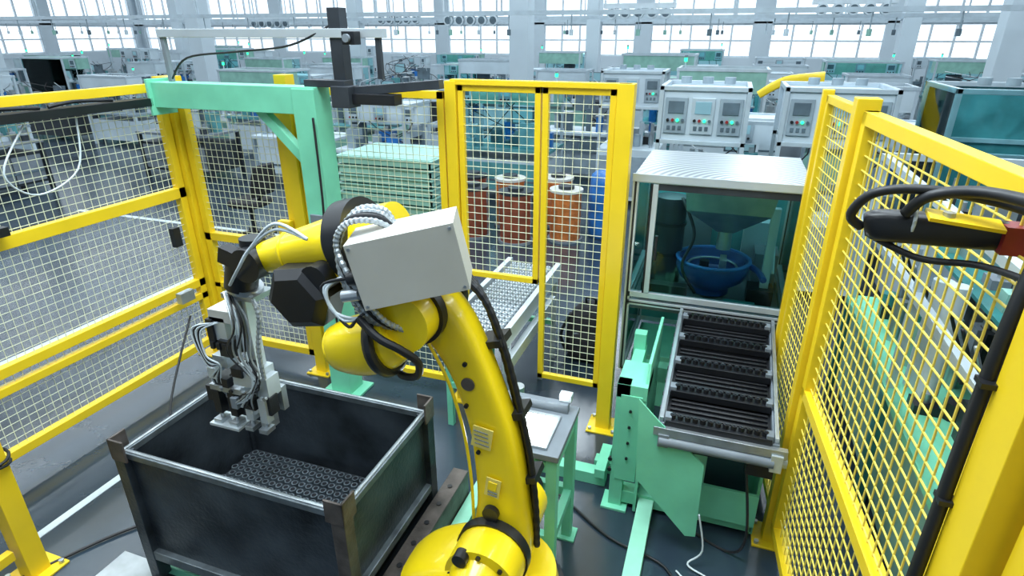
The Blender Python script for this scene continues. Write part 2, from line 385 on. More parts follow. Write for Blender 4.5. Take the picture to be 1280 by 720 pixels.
facet((-1.255,1.645),.128,.118,1.43,1.56,BLK); b.box((-1.265,1.58,1.68),(.22,.05,.16),RY,rot=(0,-.25,0))
b.cyl((-1.18,1.45,1.72),(-1.18,1.58,1.72),.05,BLK,n=16)
b.cyl((-1.52,1.52,1.70),(-1.52,1.68,1.70),.062,BLK,n=24); b.ell((-1.535,1.6,1.70),(.075,.075,.07),BLK)
b.cyl((-1.54,1.6,1.78),(-1.54,1.6,1.65),.045,BLK,n=20)
b.cyl((-1.60,1.6,1.68),(-1.63,1.6,1.58),.06,BLK,n=24); b.box((-1.60,1.55,1.72),(.07,.05,.06),BLK,rot=(0,.3,0))
b.cyl((-1.62,1.61,1.585),(-1.625,1.61,1.565),.065,STEEL,n=24)
for k in range(4):
    o=k*.02
    b.tube([(-.90+o*.3,1.52-o*.4,1.90),(-.93,1.50-o,1.965-o*.3),(-1.0,1.46-o,1.965-o*.4),(-1.045+o*.3,1.42-o*.6,1.87),(-1.02+o,1.39-o*.4,1.76),(-.96+o,1.39,1.66),(-.91+o,1.43,1.61)],.0092,BLKR if k==2 else HOSE,sub=12,rib=0 if k==2 else .13)
for k in range(3):
    b.tube([(-1.0+k*.02,1.40-k*.01,1.79),(-1.06-k*.01,1.36,1.75),(-1.04+k*.02,1.35,1.68-k*.02),(-.97,1.37,1.66),(-.94+k*.01,1.41,1.70)],.0055,CLEARH if k<2 else BLKR)
b.cyl((-.98,1.36,1.79),(-.93,1.37,1.80),.022,BLK,n=14); b.cyl((-1.0,1.35,1.735),(-.95,1.36,1.745),.018,STEEL,n=14)
b.tube([(-.97,1.37,1.66),(-.90,1.36,1.61),(-.84,1.38,1.57),(-.805,1.42,1.51),(-.83,1.45,1.44),(-.90,1.47,1.42),(-.95,1.52,1.45)],.013,BLKR)
for k in range(3):
    o=k*.024
    b.tube([(-.88,1.69-o*.5,1.73),(-.79+o*.3,1.69-o,1.735),(-.70+o*.6,1.69-o,1.65),(-.63+o*.7,1.68-o,1.48),(-.575+o*.7,1.67-o,1.28),(-.53+o*.6,1.67-o,1.08),(-.505+o*.6,1.67-o,.86),(-.50+o*.6,1.68-o,.66)],.0125,BLKR,n=8,sub=10,rib=.08)
for c in((-.645,1.66,1.50),(-.565,1.65,1.24),(-.515,1.65,.98)): b.box(c,(.09,.10,.025),BLK,rot=(0,-.3,0))
for k in range(2):
    b.tube([(-1.22,1.5,1.84),(-1.34,1.50,1.86+k*.02),(-1.46,1.5,1.78),(-1.52,1.49,1.70),(-1.60,1.52,1.62)],.006,CLEARH)
rob=b.done(.004)
# gripper
b=B('gripper'); gx,gy=-1.655,1.62; zo=.0
def zz(z): return 1.56-(1.56-z)*.95
def gb(dx,dy,z,sx,sy,sz,m,rot=None): b.box((gx+dx-(1.56-z)*.10,gy+dy,zz(z)),(sx,sy,sz),m,rot)
gb(.03,0,1.545,.15,.11,.02,STEEL)
gb(.025,0,1.36,.055,.05,.36,ALU); gb(.025,-.03,1.36,.02,.012,.34,GREY)
gb(-.075,0,1.44,.11,.09,.05,LGREY); gb(-.09,-.01,1.38,.075,.07,.10,ALU); gb(-.12,-.03,1.36,.03,.05,.12,BLK)
gb(-.05,-.03,1.30,.06,.06,.07,BLK); gb(-.09,-.03,1.23,.07,.05,.05,STEEL)
for i in range(3): gb(-.11+i*.03,-.055,1.31,.018,.02,.03,BLK)
gb(.03,-.01,1.17,.12,.10,.07,ALU); gb(-.04,0,1.10,.22,.13,.025,STEEL)
gb(-.10,-.02,1.12,.05,.08,.06,BLK); gb(.10,-.01,1.13,.05,.07,.09,ALU)
for dx in(-.12,-.04,.04,.11):
    gb(dx,-.05,1.03,.035,.035,.11,ALU if dx>0 else BLK); gb(dx,.05,1.03,.03,.03,.11,STEEL)
    b.cyl((gx+dx-.055,gy-.05,zz(1.0)),(gx+dx-.06,gy-.05,zz(.93)),.008,STEEL,n=10)
    gb(dx,-.05,.93,.04,.05,.02,STEEL)
gb(-.05,0,1.0,.28,.03,.03,DGREY); gb(-.08,-.04,.915,.15,.09,.012,ALU); gb(.10,-.02,.95,.03,.07,.06,STEEL)
gb(.05,-.06,1.06,.06,.03,.05,BLK); gb(-.16,-.03,1.06,.03,.06,.07,BLK); gb(-.02,-.07,1.05,.03,.02,.05,GREY)
gb(.0,-.055,1.20,.05,.03,.04,BLK); gb(.07,-.06,1.24,.03,.03,.05,BLK); gb(-.13,-.05,1.17,.04,.03,.05,ALU); gb(-.06,-.06,1.14,.03,.03,.04,BLK); gb(.13,-.03,1.05,.02,.05,.08,BLK)
for i in range(5): b.cyl((gx-.14+i*.055,gy-.072,zz(1.1)),(gx-.14+i*.055,gy-.06,zz(1.1)),.009,BLK if i%2 else STEEL,n=10)
rg=random.Random(11)
for k in range(9):
    a=rg.uniform(-.02,.02); c=rg.uniform(-.03,.03)
    b.tube([(gx-.02+a,gy-.05,1.56),(gx+.055+a,gy-.10+c,1.46),(gx+.02+c*2,gy-.09,1.32),(gx+.08+a,gy-.09,1.22+c),(gx+.01+c,gy-.09,1.13),(gx-.04+a*3,gy-.07,1.06)],.0036,(CLEARH,BLKR,HOSE)[k%3],n=6)
b.tube([(gx+.06,gy-.03,1.57),(gx+.13,gy-.07,1.50),(gx+.11,gy-.08,1.36),(gx+.10,gy-.07,1.22)],.009,HOSE,sub=14,rib=.14)
for k in range(5):
    c=k*.012
    b.tube([(gx-.1,gy-.05,1.42),(gx-.17-c,gy-.07,1.38),(gx-.16,gy-.08,1.28-c),(gx-.11,gy-.07,1.24),(gx-.18+c,gy-.06,1.16),(gx-.14,gy-.04,1.08)],.0038,BLKR if k%2 else CLEARH,n=6)
g=b.done(.002,parent=rob)
# ---------------------------------------------------------------- light stand
b=B('backlight_table')
sx0,sx1,sy0,sy1,sz=-.84,-.52,2.02,2.36,.79
for x in(sx0,sx1):
    for y in(sy0,sy1):
        b.bx(x-.025,x+.025,y-.025,y+.025,0,sz-.03,GRN); b.bx(x-.05,x+.05,y-.05,y+.05,0,.012,GRN)
for z in(.72,.30):
    for y in(sy0,sy1): b.bx(sx0,sx1,y-.02,y+.02,z-.025,z+.025,GRN)
    for x in(sx0,sx1): b.bx(x-.02,x+.02,sy0,sy1,z-.025,z+.025,GRN)
b.bx(sx0-.03,sx1+.03,sy0-.03,sy1+.03,sz-.03,sz,GREY)
b.bx(sx0+.01,sx1-.03,sy0+.0,sy1-.09,sz,sz+.015,STEEL); b.bx(sx0+.03,sx1-.055,sy0+.02,sy1-.12,sz+.015,sz+.02,LPANEL)
b.bx(sx0,sx1-.01,sy1-.05,sy1-.015,sz,sz+.05,GREY); b.bx(sx1-.06,sx1,sy1-.03,sy1+.01,sz+.05,sz+.09,ALU)
b.done(.003)
b=B('junction_box'); b.bx(-1.0,-.86,2.65,2.85,.0,.42,GRN); b.bx(-1.02,-.84,2.63,2.87,.42,.45,GRN2); b.cyl((-.93,2.75,.45),(-.93,2.75,.6),.04,STEEL); b.bx(-1.02,-.84,2.60,2.65,.1,.35,DGREY); b.done(.004)
# ---------------------------------------------------------------- infeed conveyor through back fence
b=B('parts_conveyor')
ca,cb,ya,yb,cz=-1.50,-1.10,2.95,4.25,.76
for x in(ca,cb):
    b.bx(x-.02,x+.02,ya,yb,cz-.08,cz+.03,ALU)
    for y in(ya+.1,(ya+yb)/2+.2,yb-.1): b.bx(x-.02,x+.02,y-.02,y+.02,0,cz-.08,ALU if x==cb else GRN)
b.bx(ca+.02,cb-.02,ya,yb,cz-.03,cz-.01,DGREY)
for y in(ya+.1,yb-.1): b.bx(ca,cb,y-.02,y+.02,.3,.34,GRN)
for i in range(8):
    for j in range(22):
        x=ca+.06+i*.04; y=ya+.06+j*.055
        b.cyl((x,y,cz-.01),(x,y,cz+.02),.0155,WHT,n=10); b.cyl((x,y,cz+.02),(x,y,cz+.021),.008,BLK,n=6)
b.bx(cb+.02,cb+.06,ya-.05,yb-.3,cz-.2,cz-.12,ALU)
b.done(.002)
# ---------------------------------------------------------------- feeder machine base + conveyor
b=B('feeder_conveyor')
def pt(s_,x,dz=0):
    return (x,2.47+s_*.95,.72+s_*.15+dz)
cx0,cx1=-.11,.40
for x in(cx0,cx1):
    b.beam(pt(0,x,-.03),pt(1,x,-.03),.03,.10,GREY); b.beam(pt(0,x,.035),pt(1,x,.035),.018,.03,STEEL)
    for k in range(9): q=pt(.06+k*.11,x-.018 if x==cx0 else x+.018,-.03); b.cyl(q,(q[0]-.003 if x==cx0 else q[0]+.003,q[1],q[2]),.012,BLK,n=10)
for k in range(30):
    s_=k/29; b.beam(pt(s_,cx0+.03,-.005),pt(s_,cx1-.03,-.005),.012,.014,BLK,up=(0,-.15,1))
b.add([pt(0,cx0+.01,-.012),pt(0,cx1-.01,-.012),pt(1,cx1-.01,-.012),pt(1,cx0+.01,-.012)],[(0,1,2,3)],BLK)
for s_ in(.02,.25,.48,.71,.93):
    b.beam(pt(s_,cx0+.02,.02),pt(s_,cx1-.02,.02),.06,.035,BLK)
    n=13
    for i in range(n):
        x=cx0+.05+i*(cx1-cx0-.10)/(n-1); p=pt(s_,x,.03); b.cyl(p,(p[0],p[1],p[2]+.03),.0135,BLK,n=8); b.cyl((p[0],p[1],p[2]+.03),(p[0],p[1],p[2]+.034),.006,DGREY,n=6)
    for x in(cx0+.03,cx1-.03): p=pt(s_,x,.04); b.box(p,(.03,.05,.03),GREY)
b.beam(pt(-.02,cx0-.03,-.01),pt(-.02,cx1+.05,-.01),.03,.045,STEEL)
b.cyl(pt(-.03,cx0,-.06),pt(-.03,cx1,-.06),.026,GREY,n=16)
b.box((cx1-.05,2.50,.60),(.12,.10,.09),BLK); b.box((cx1+.01,2.46,.66),(.05,.07,.09),ALU); b.cyl((cx1+.035,2.46,.66),(cx1+.055,2.46,.66),.03,STEEL)
b.box((cx0+.2,2.52,.61),(.16,.06,.06),BLK); b.box((cx0+.02,2.46,.66),(.05,.06,.07),GREY)
b.prism([(2.62,.02),(2.62,.62),(2.72,.90),(3.30,.90),(3.30,.02)],'x',-.215,-.20,GRN)
b.prism([(2.66,.02),(2.66,.66),(3.3,.72),(3.3,.02)],'x',.39,.405,GRN)
for x,y in((-.32,2.68),(-.32,3.26)): b.bx(x-.035,x+.035,y-.035,y+.035,0,.80,GRN); b.bx(x-.07,x+.07,y-.07,y+.07,0,.015,GRN)
b.bx(-.355,-.20,2.645,2.9,.72,.80,GRN); b.bx(-.33,-.22,2.64,2.66,.2,.74,GRN); b.bx(-.345,-.28,3.0,3.3,.6,.70,GRN)
b.bx(-.19,-.11,2.10,3.3,.0,.09,GRN2); b.bx(-.35,.40,2.66,2.74,.03,.11,GRN)
b.bx(-.355,.4,3.22,3.30,.5,.6,GRN)
for z in(.25,.32): b.cyl((-.36,2.655,z),(-.362,2.64,z),.012,BLK,n=10)
for z in(.35,.45,.55,.65): b.cyl((-.275,2.64,z),(-.275,2.632,z),.008,BLK,n=8)
b.prism([(-.22,.86),(-.12,.76),(.11,.56),(.12,.12),(.07,.11),(-.20,.40)],'y',2.44,2.45,GRN)
b.prism([(-.10,.70),(.40,.70),(.40,.60),(-.10,.60)],'y',2.66,2.67,DGREY)
for y in(2.7,3.1): b.beam((.1,y,.05),(.1,y,.66),.06,.05,GRN2)
b.bx(.12,.40,2.62,2.64,.1,.3,GRN)
b.tube([(.12,2.4,.30),(.16,2.38,.10),(.10,2.35,.02),(.2,2.3,.012),(.12,2.25,.012),(.05,2.3,.012)],.005,CLEARH)
b.tube([(.3,2.5,.55),(.35,2.45,.2),(.3,2.5,.02),(.1,2.6,.012),(.0,2.75,.012)],.007,BLKR)
b.done(.003)
b=B('base_beam'); b.bx(-.49,-.38,2.9,2.97,0,.08,GRN); b.bx(-.80,-.40,2.78,2.86,0,.08,GRN); b.bx(-.46,-.40,2.75,3.0,.08,.14,GRN); b.done(.003)
# ---------------------------------------------------------------- glass cabinet
b=B('glass_feeder_cabinet')
ax0,ax1,ay0,ay1,az0,az1=-.45,.47,3.47,4.27,.42,1.69
pr=.035
for x in(ax0,ax1):
    for y in(ay0,ay1): b.bx(x-pr/2,x+pr/2,y-pr/2,y+pr/2,az0,az1,ALU); b.bx(x-.006,x+.006,y-pr/2-.002,y-pr/2+.001,az0,az1-.03,BLK)
for z in(az0,.90,.955,az1-pr/2):
    for y in(ay0,ay1): b.bx(ax0,ax1,y-pr/2,y+pr/2,z-pr/2,z+pr/2,ALU)
    if z!=.955: b.bx(ax0,ax1,ay0-pr/2-.002,ay0-pr/2+.001,z-.005,z+.005,BLK)
    for x in(ax0,ax1): b.bx(x-pr/2,x+pr/2,ay0,ay1,z-pr/2,z+pr/2,ALU)
b.bx(ax0+.10,ax0+.13,ay0-.02,ay0+.010,.975,az1-.04,ALU); b.bx(ax0+.088,ax0+.1,ay0-.018,ay0,.97,az1-.04,BLK); b.bx(ax0+.13,ax1-.02,ay0-.012,ay0-.002,az1-.075,az1-.035,DGREY)
b.bx(ax0+.14,ax0+.155,ay0-.045,ay0-.02,1.2,1.35,BLK)
b.bx(ax0-.01,ax1+.01,ay0-.01,ay1+.01,az1,az1+.012,SWIRL)
b.bx(ax0-.02,ax1+.02,ay0-.022,ay0-.01,az1-.03,az1+.015,ALU)
for g_ in ((ax0+.02,ax1-.02,ay0-.002,ay0+.002,.975,az1-.04),(ax0-.002,ax0+.002,ay0+.02,ay1-.02,az0+.02,az1-.04),(ax1-.002,ax1+.002,ay0+.02,ay1-.02,az0+.02,az1-.04)):
    b.bx(*g_,GLS)
b.bx(ax0,ax1,ay1-.01,ay1,az0,az1-.02,TEALM)
b.bx(ax0+.02,ax1-.02,ay0+.03,ay1-.02,.84,.88,GREY)
b.bx(ax0+.03,ax1-.03,ay0+.25,ay1-.05,0,.40,GRN)
cxx,cyy=.03,3.82
b.rings((cxx,cyy,.90),[(.02,.12),(.12,.10),(.16,.12),(.17,.17),(.19,.17),(.20,.22),(.225,.22),(.225,.16),(.20,.10),(.12,.04),(.12,0)],BLUE,n=36)
b.torus((cxx,cyy,1.12),(0,0,1),.222,.012,BLUEB,n=36); b.torus((cxx,cyy,1.07),(0,0,1),.15,.008,STEEL,n=30)
b.cyl((cxx,cyy,.9),(cxx,cyy,1.0),.10,DGREY); b.tube([(cxx+.2,cyy,1.1),(cxx+.27,cyy-.08,1.09),(cxx+.30,cyy-.2,1.08)],.02,BLUE)
b.box((cxx+.06,cyy-.06,1.1),(.04,.12,.1),STEEL); b.cyl((cxx-.05,cyy,1.02),(cxx-.05,cyy,1.1),.03,BLK)
def frus(c,z0,z1,a0,b0,a1,b1,m):
    V=[(c[0]+i*a0,c[1]+j*b0,z0) for i,j in((-1,-1),(1,-1),(1,1),(-1,1))]+[(c[0]+i*a1,c[1]+j*b1,z1) for i,j in((-1,-1),(1,-1),(1,1),(-1,1))]
    b.add(V,[(0,1,5,4),(1,2,6,5),(2,3,7,6),(3,0,4,7),(3,2,1,0)],m)
frus((.08,3.85),1.30,1.46,.05,.05,.24,.2,STEEL); frus((.08,3.85),1.46,1.60,.24,.2,.26,.22,STEEL)
b.cyl((.08,3.85,1.18),(.08,3.85,1.30),.045,STEEL)
b.cyl((-.27,3.9,.9),(-.27,3.9,1.48),.10,DGREY,n=24); b.cyl((-.27,3.9,1.1),(-.27,3.9,1.12),.11,BLK); b.cyl((-.27,3.9,1.3),(-.27,3.9,1.32),.11,BLK)
b.bx(.32,.37,3.7,3.75,.9,1.5,ALU); b.bx(.25,.40,3.65,3.8,.9,1.0,BLK); b.bx(-.38,-.1,3.55,3.62,.9,1.0,BLK); b.bx(.12,.3,3.52,3.6,.88,.94,TEAL)
b.bx(.2,.36,4.1,4.2,.95,1.3,WHT); b.bx(-.2,.0,4.15,4.22,1.0,1.35,GREY); b.bx(.28,.42,3.9,4.1,.9,1.15,GREY)
b.tube([(-.2,3.8,1.5),(-.1,3.7,1.3),(-.15,3.65,1.1),(-.05,3.6,.95)],.01,BLKR); b.tube([(.3,4.0,1.6),(.35,3.8,1.4),(.38,3.7,1.1)],.01,CLEARH)
cab=b.done(.002)
# ---------------------------------------------------------------- green gantry + vision rail
b=B('green_gantry_frame')
b.bx(-2.49,-2.33,3.10,3.26,0,2.14,GRN); b.bx(-3.60,-2.33,3.11,3.25,1.99,2.15,GRN)
b.bx(-3.62,-3.60,3.08,3.28,1.94,2.17,GRN)
b.bx(-2.56,-2.26,3.03,3.30,0,.02,GRN)
b.beam((-2.45,3.18,1.65),(-2.80,3.18,2.0),.06,.06,GRN)
b.box((-2.41,3.09,1.3),(.1,.02,.14),GREY); b.tube([(-2.34,3.08,1.98),(-2.33,3.06,1.5),(-2.36,3.07,1.1),(-2.34,3.07,.4)],.008,BLKR)
b.done(.006)
b=B('vision_camera_mount')
b.bx(-3.54,-1.88,3.18,3.23,2.42,2.47,ALU); b.bx(-2.24,-2.16,3.19,3.27,2.15,2.58,DGREY)
b.bx(-2.42,-2.14,3.14,3.24,2.15,2.19,DGREY)
b.beam((-2.2,3.2,2.12),(-1.55,3.22,2.18),.07,.05,DGREY); b.box((-1.95,3.18,2.09),(.28,.09,.06),BLK); b.box((-2.15,3.16,2.1),(.12,.12,.12),DGREY)
b.bx(-3.53,-3.50,3.19,3.22,2.15,2.42,GREY); b.bx(-1.94,-1.91,3.19,3.22,2.2,2.42,DGREY)
b.tube([(-2.2,3.20,2.5),(-2.5,3.17,2.38),(-2.9,3.16,2.34),(-3.3,3.16,2.30),(-3.47,3.17,2.17)],.007,BLKR)
b.box((-2.06,3.14,2.42),(.08,.07,.07),BLK); b.cyl((-2.06,3.10,2.42),(-2.06,3.08,2.42),.022,GREY)
b.done(.003)
# ---------------------------------------------------------------- cable pendant on right fence
b=B('cable_handle')
b.loft([(.335,1.54,2.035,.025,.02),(.36,1.535,2.04,.035,.032),(.45,1.52,2.045,.036,.034),(.56,1.50,2.05,.034,.032),(.60,1.49,2.05,.028,.028)],BLK,side=(0,1,0),pw=3)
b.box((.60,1.48,2.05),(.05,.06,.06),RED); b.box((.50,1.46,2.085),(.14,.05,.008),YEL,rot=(.2,.1,0)); b.cyl((.47,1.46,2.09),(.47,1.46,2.1),.012,STEEL,n=12)
b.tube([(.33,1.54,2.03),(.30,1.53,2.06),(.33,1.5,2.12),(.42,1.48,2.14),(.55,1.45,2.13),(.64,1.30,2.12)],.011,BLKR)
b.tube([(.40,1.50,2.08),(.43,1.47,2.13),(.52,1.44,2.15),(.62,1.3,2.15)],.013,BLKR)
b.torus((.42,1.53,2.06),(1,0,0),.04,.004,CLEARH,n=16,k=6)
b.tube([(.36,1.53,2.01),(.45,1.50,1.98),(.55,1.46,1.99),(.6,1.36,2.0)],.008,BLKR)
b.done()
b=B('power_cable')
b.tube([(.60,1.34,2.10),(.575,1.31,1.95),(.565,1.30,1.7),(.56,1.29,1.4),(.555,1.28,1.0),(.56,1.27,.5),(.57,1.26,.05)],.016,BLKR)
for z in(1.2,1.5,1.8): b.box((.565,1.29,z),(.035,.04,.012),BLK)
b.done()
b=B('floor_cable')
b.tube([(-3.6,3.0,.5),(-3.4,2.5,.02),(-3.0,2.3,.012),(-2.7,2.1,.012),(-2.62,1.8,.012),(-2.8,1.5,.012),(-3.05,1.0,.012)],.008,BLKR)
b.tube([(-.8,2.7,.012),(-.6,2.6,.012),(-.3,2.4,.012),(0.0,2.3,.012),(.1,2.05,.012)],.007,BLKR)
b.done()
# ---------------------------------------------------------------- background items near
def spool(x,y,m,r=.2,h=.68):
    b=B('wire_drum'); b.cyl((x,y,0),(x,y,.03),r*1.12,GREY,n=28)
    for k in range(14):
        z=.03+k*(h-.08)/14; b.cyl((x,y,z),(x,y,z+(h-.08)/14*.92),r*(1 if k%2 else .975),m,n=28,caps=False)
    b.cyl((x,y,.03),(x,y,h-.06),r*.96,m,n=28); b.cyl((x,y,h-.05),(x,y,h-.02),r*1.05,LGREY if m is COPPER else DGREY,n=28); b.cyl((x,y,h-.02),(x,y,h+.02),r*.5,DGREY,n=20)
    for k in range(6):
        a=pi*k/3; b.cyl((x+r*.99*math.cos(a),y+r*.99*math.sin(a),.03),(x+r*.99*math.cos(a),y+r*.99*math.sin(a),h-.04),.008,GREY,n=6)
    b.done()
for x,y,m in((-1.78,7.14,COPPER),(-2.35,6.85,DRED),(-2.95,6.9,DRED),(-2.05,7.75,COPPER),(-2.65,7.5,COPPER),(-3.2,7.5,DRED),(-3.5,6.8,DRED)): spool(x,y,m)
b=B('blue_barrel'); x,y=-1.33,7.45
b.rings((x,y,0),[(.0,0),(.2,0),(.21,.03),(.22,.3),(.21,.33),(.22,.36),(.22,.62),(.21,.65),(.215,.68),(.2,.8),(.15,.84),(0,.84)],BLUEB); b.done()
b=B('backpack')
b.loft([(-.83,4.3,.0,.17,.10),(-.83,4.3,.06,.19,.13),(-.83,4.3,.22,.19,.13),(-.83,4.31,.36,.16,.11),(-.83,4.32,.44,.10,.07),(-.83,4.32,.46,.03,.03)],FABRIC,pw=3,side=(0,1,0))
b.loft([(-.83,4.17,.03,.12,.03),(-.83,4.16,.08,.14,.05),(-.83,4.17,.2,.13,.04),(-.83,4.18,.25,.08,.02)],FABRIC,pw=3)
b.tube([(-.87,4.3,.45),(-.87,4.28,.51),(-.80,4.28,.51),(-.80,4.3,.45)],.01,BLKR); b.beam((-.94,4.16,.24),(-.72,4.16,.24),.01,.012,GREY)
b.tube([(-.98,4.25,.38),(-1.05,4.2,.2),(-1.0,4.2,.05)],.014,BLKR)
b.done()
b=B('tray_stack')
x0,x1,y0,y1=-3.3,-2.35,4.6,5.3
b.bx(x0-.05,x1+.05,y0-.05,y1+.05,.0,.12,GREY)
for k in range(16):
    z=.12+k*.083
    b.bx(x0,x1,y0,y0+.02,z,z+.055,GRN3); b.bx(x0,x0+.02,y0,y1,z,z+.055,GRN3); b.bx(x1-.02,x1,y0,y1,z,z+.055,GRN3); b.bx(x0,x1,y1-.02,y1,z,z+.055,GRN3)
    b.bx(x0+.02,x1-.02,y0+.02,y1-.02,z,z+.07,TEAL if k<15 else GRN3); b.bx(x0-.012,x1+.012,y0-.012,y1+.012,z+.055,z+.066,GRN3)
b.done()
b=B('office_chair'); x,y=-5.6,5.9
for k in range(5):
    a=2*pi*k/5; b.beam((x,y,.08),(x+.28*math.cos(a),y+.28*math.sin(a),.05),.04,.03,BLK); b.ell((x+.28*math.cos(a),y+.28*math.sin(a),.03),(.03,.03,.03),BLK,n=10,k=6)
b.cyl((x,y,.08),(x,y,.42),.03,BLK); b.loft([(x,y,.42,.2,.2),(x,y,.46,.24,.23),(x,y,.5,.22,.21)],FABRIC,pw=4,side=(0,1,0))
b.loft([(x+.22,y,.58,.03,.2),(x+.26,y,.75,.035,.22),(x+.3,y,.95,.03,.18)],FABRIC,pw=3); b.beam((x+.1,y,.44),(x+.27,y,.65),.05,.02,BLK)
b.done()
# winding machines right behind the glass cabinet
def winder(x,y,w,d,H,gl):
    b=B('winding_machine'); th=.85; rn=random.Random(int(x*100))
    b.bx(x-w/2,x+w/2,y,y+d,.08,th,MWHT); b.bx(x-w/2+.03,x+w/2-.03,y-.01,y,.15,.75,MGREY)
    for i in(-1,1):
        for yy in(y+.02,y+d-.02): b.bx(x+i*(w/2-.02)-.02,x+i*(w/2-.02)+.02,yy-.02,yy+.02,th,H,MALU)
    for yy in(y+.02,y+d-.02):
        for z in(H-.02,H-.5): b.bx(x-w/2,x+w/2,yy-.02,yy+.02,z-.02,z+.02,MALU)
    for i in(-1,1): b.bx(x+i*(w/2-.02)-.02,x+i*(w/2-.02)+.02,y,y+d,H-.04,H,MALU)
    if gl:
        for q in((x-w/2,x+w/2,y-.003,y+.003,th,H),(x-w/2-.003,x-w/2+.003,y,y+d,th,H)): b.bx(*q,GLS2)
        b.bx(x-w/2,x+w/2,y+d-.01,y+d,th,H,MTEAL)
    else:
        b.bx(x-w/2+.04,x+w/2-.04,y+.02,y+d-.04,H-.48,H-.04,MWHT)
        n=3
        for k in range(n):
            cx=x-w/2+.16+k*(w-.32)/(n-1); b.bx(cx-.10,cx+.10,y+.0,y+.02,H-.42,H-.10,MGREY if k%2==0 else MALU)
            b.bx(cx-.07,cx+.07,y-.008,y,H-.24,H-.13,SCR if k==1 else MDRK)
            for q in range(4): b.cyl((cx-.066+q*.044,y,H-.30),(cx-.066+q*.044,y-.02,H-.30),.014,(BLK,RED,GLAMP,MDRK)[q],n=10)
            for q in range(3): b.bx(cx-.07+q*.05,cx-.04+q*.05,y-.006,y,H-.39,H-.35,MDRK)
    for k in range(16):
        a=rn.uniform(x-w/2+.1,x+w/2-.1); c=rn.uniform(y+.1,y+d-.1); s_=rn.uniform(.03,.08); h=rn.uniform(.1,.4)
        m=rn.choice([MDRK,STEEL,MALU,BLK,MTEAL,BLUEB,MGREY])
        if k%2: b.bx(a-s_,a+s_,c-s_,c+s_,th,th+h,m)
        else: b.cyl((a,c,th),(a,c,th+h),s_*.7,m,n=14)
    for k in range(3): b.cyl((x-.2+k*.2,y+d/2,H),(x-.2+k*.2,y+d/2,H+.06),.05,MGREY,n=14)
    b.done(.004)
winder(-.22,5.9,.80,.8,2.0,False)
winder(.92,6.1,.92,.8,2.0,False)
winder(2.15,5.7,1.0,.9,2.05,True)
winder(-1.35,9.0,.9,.8,1.95,False)
winder(3.45,6.0,1.0,.9,2.0,False)
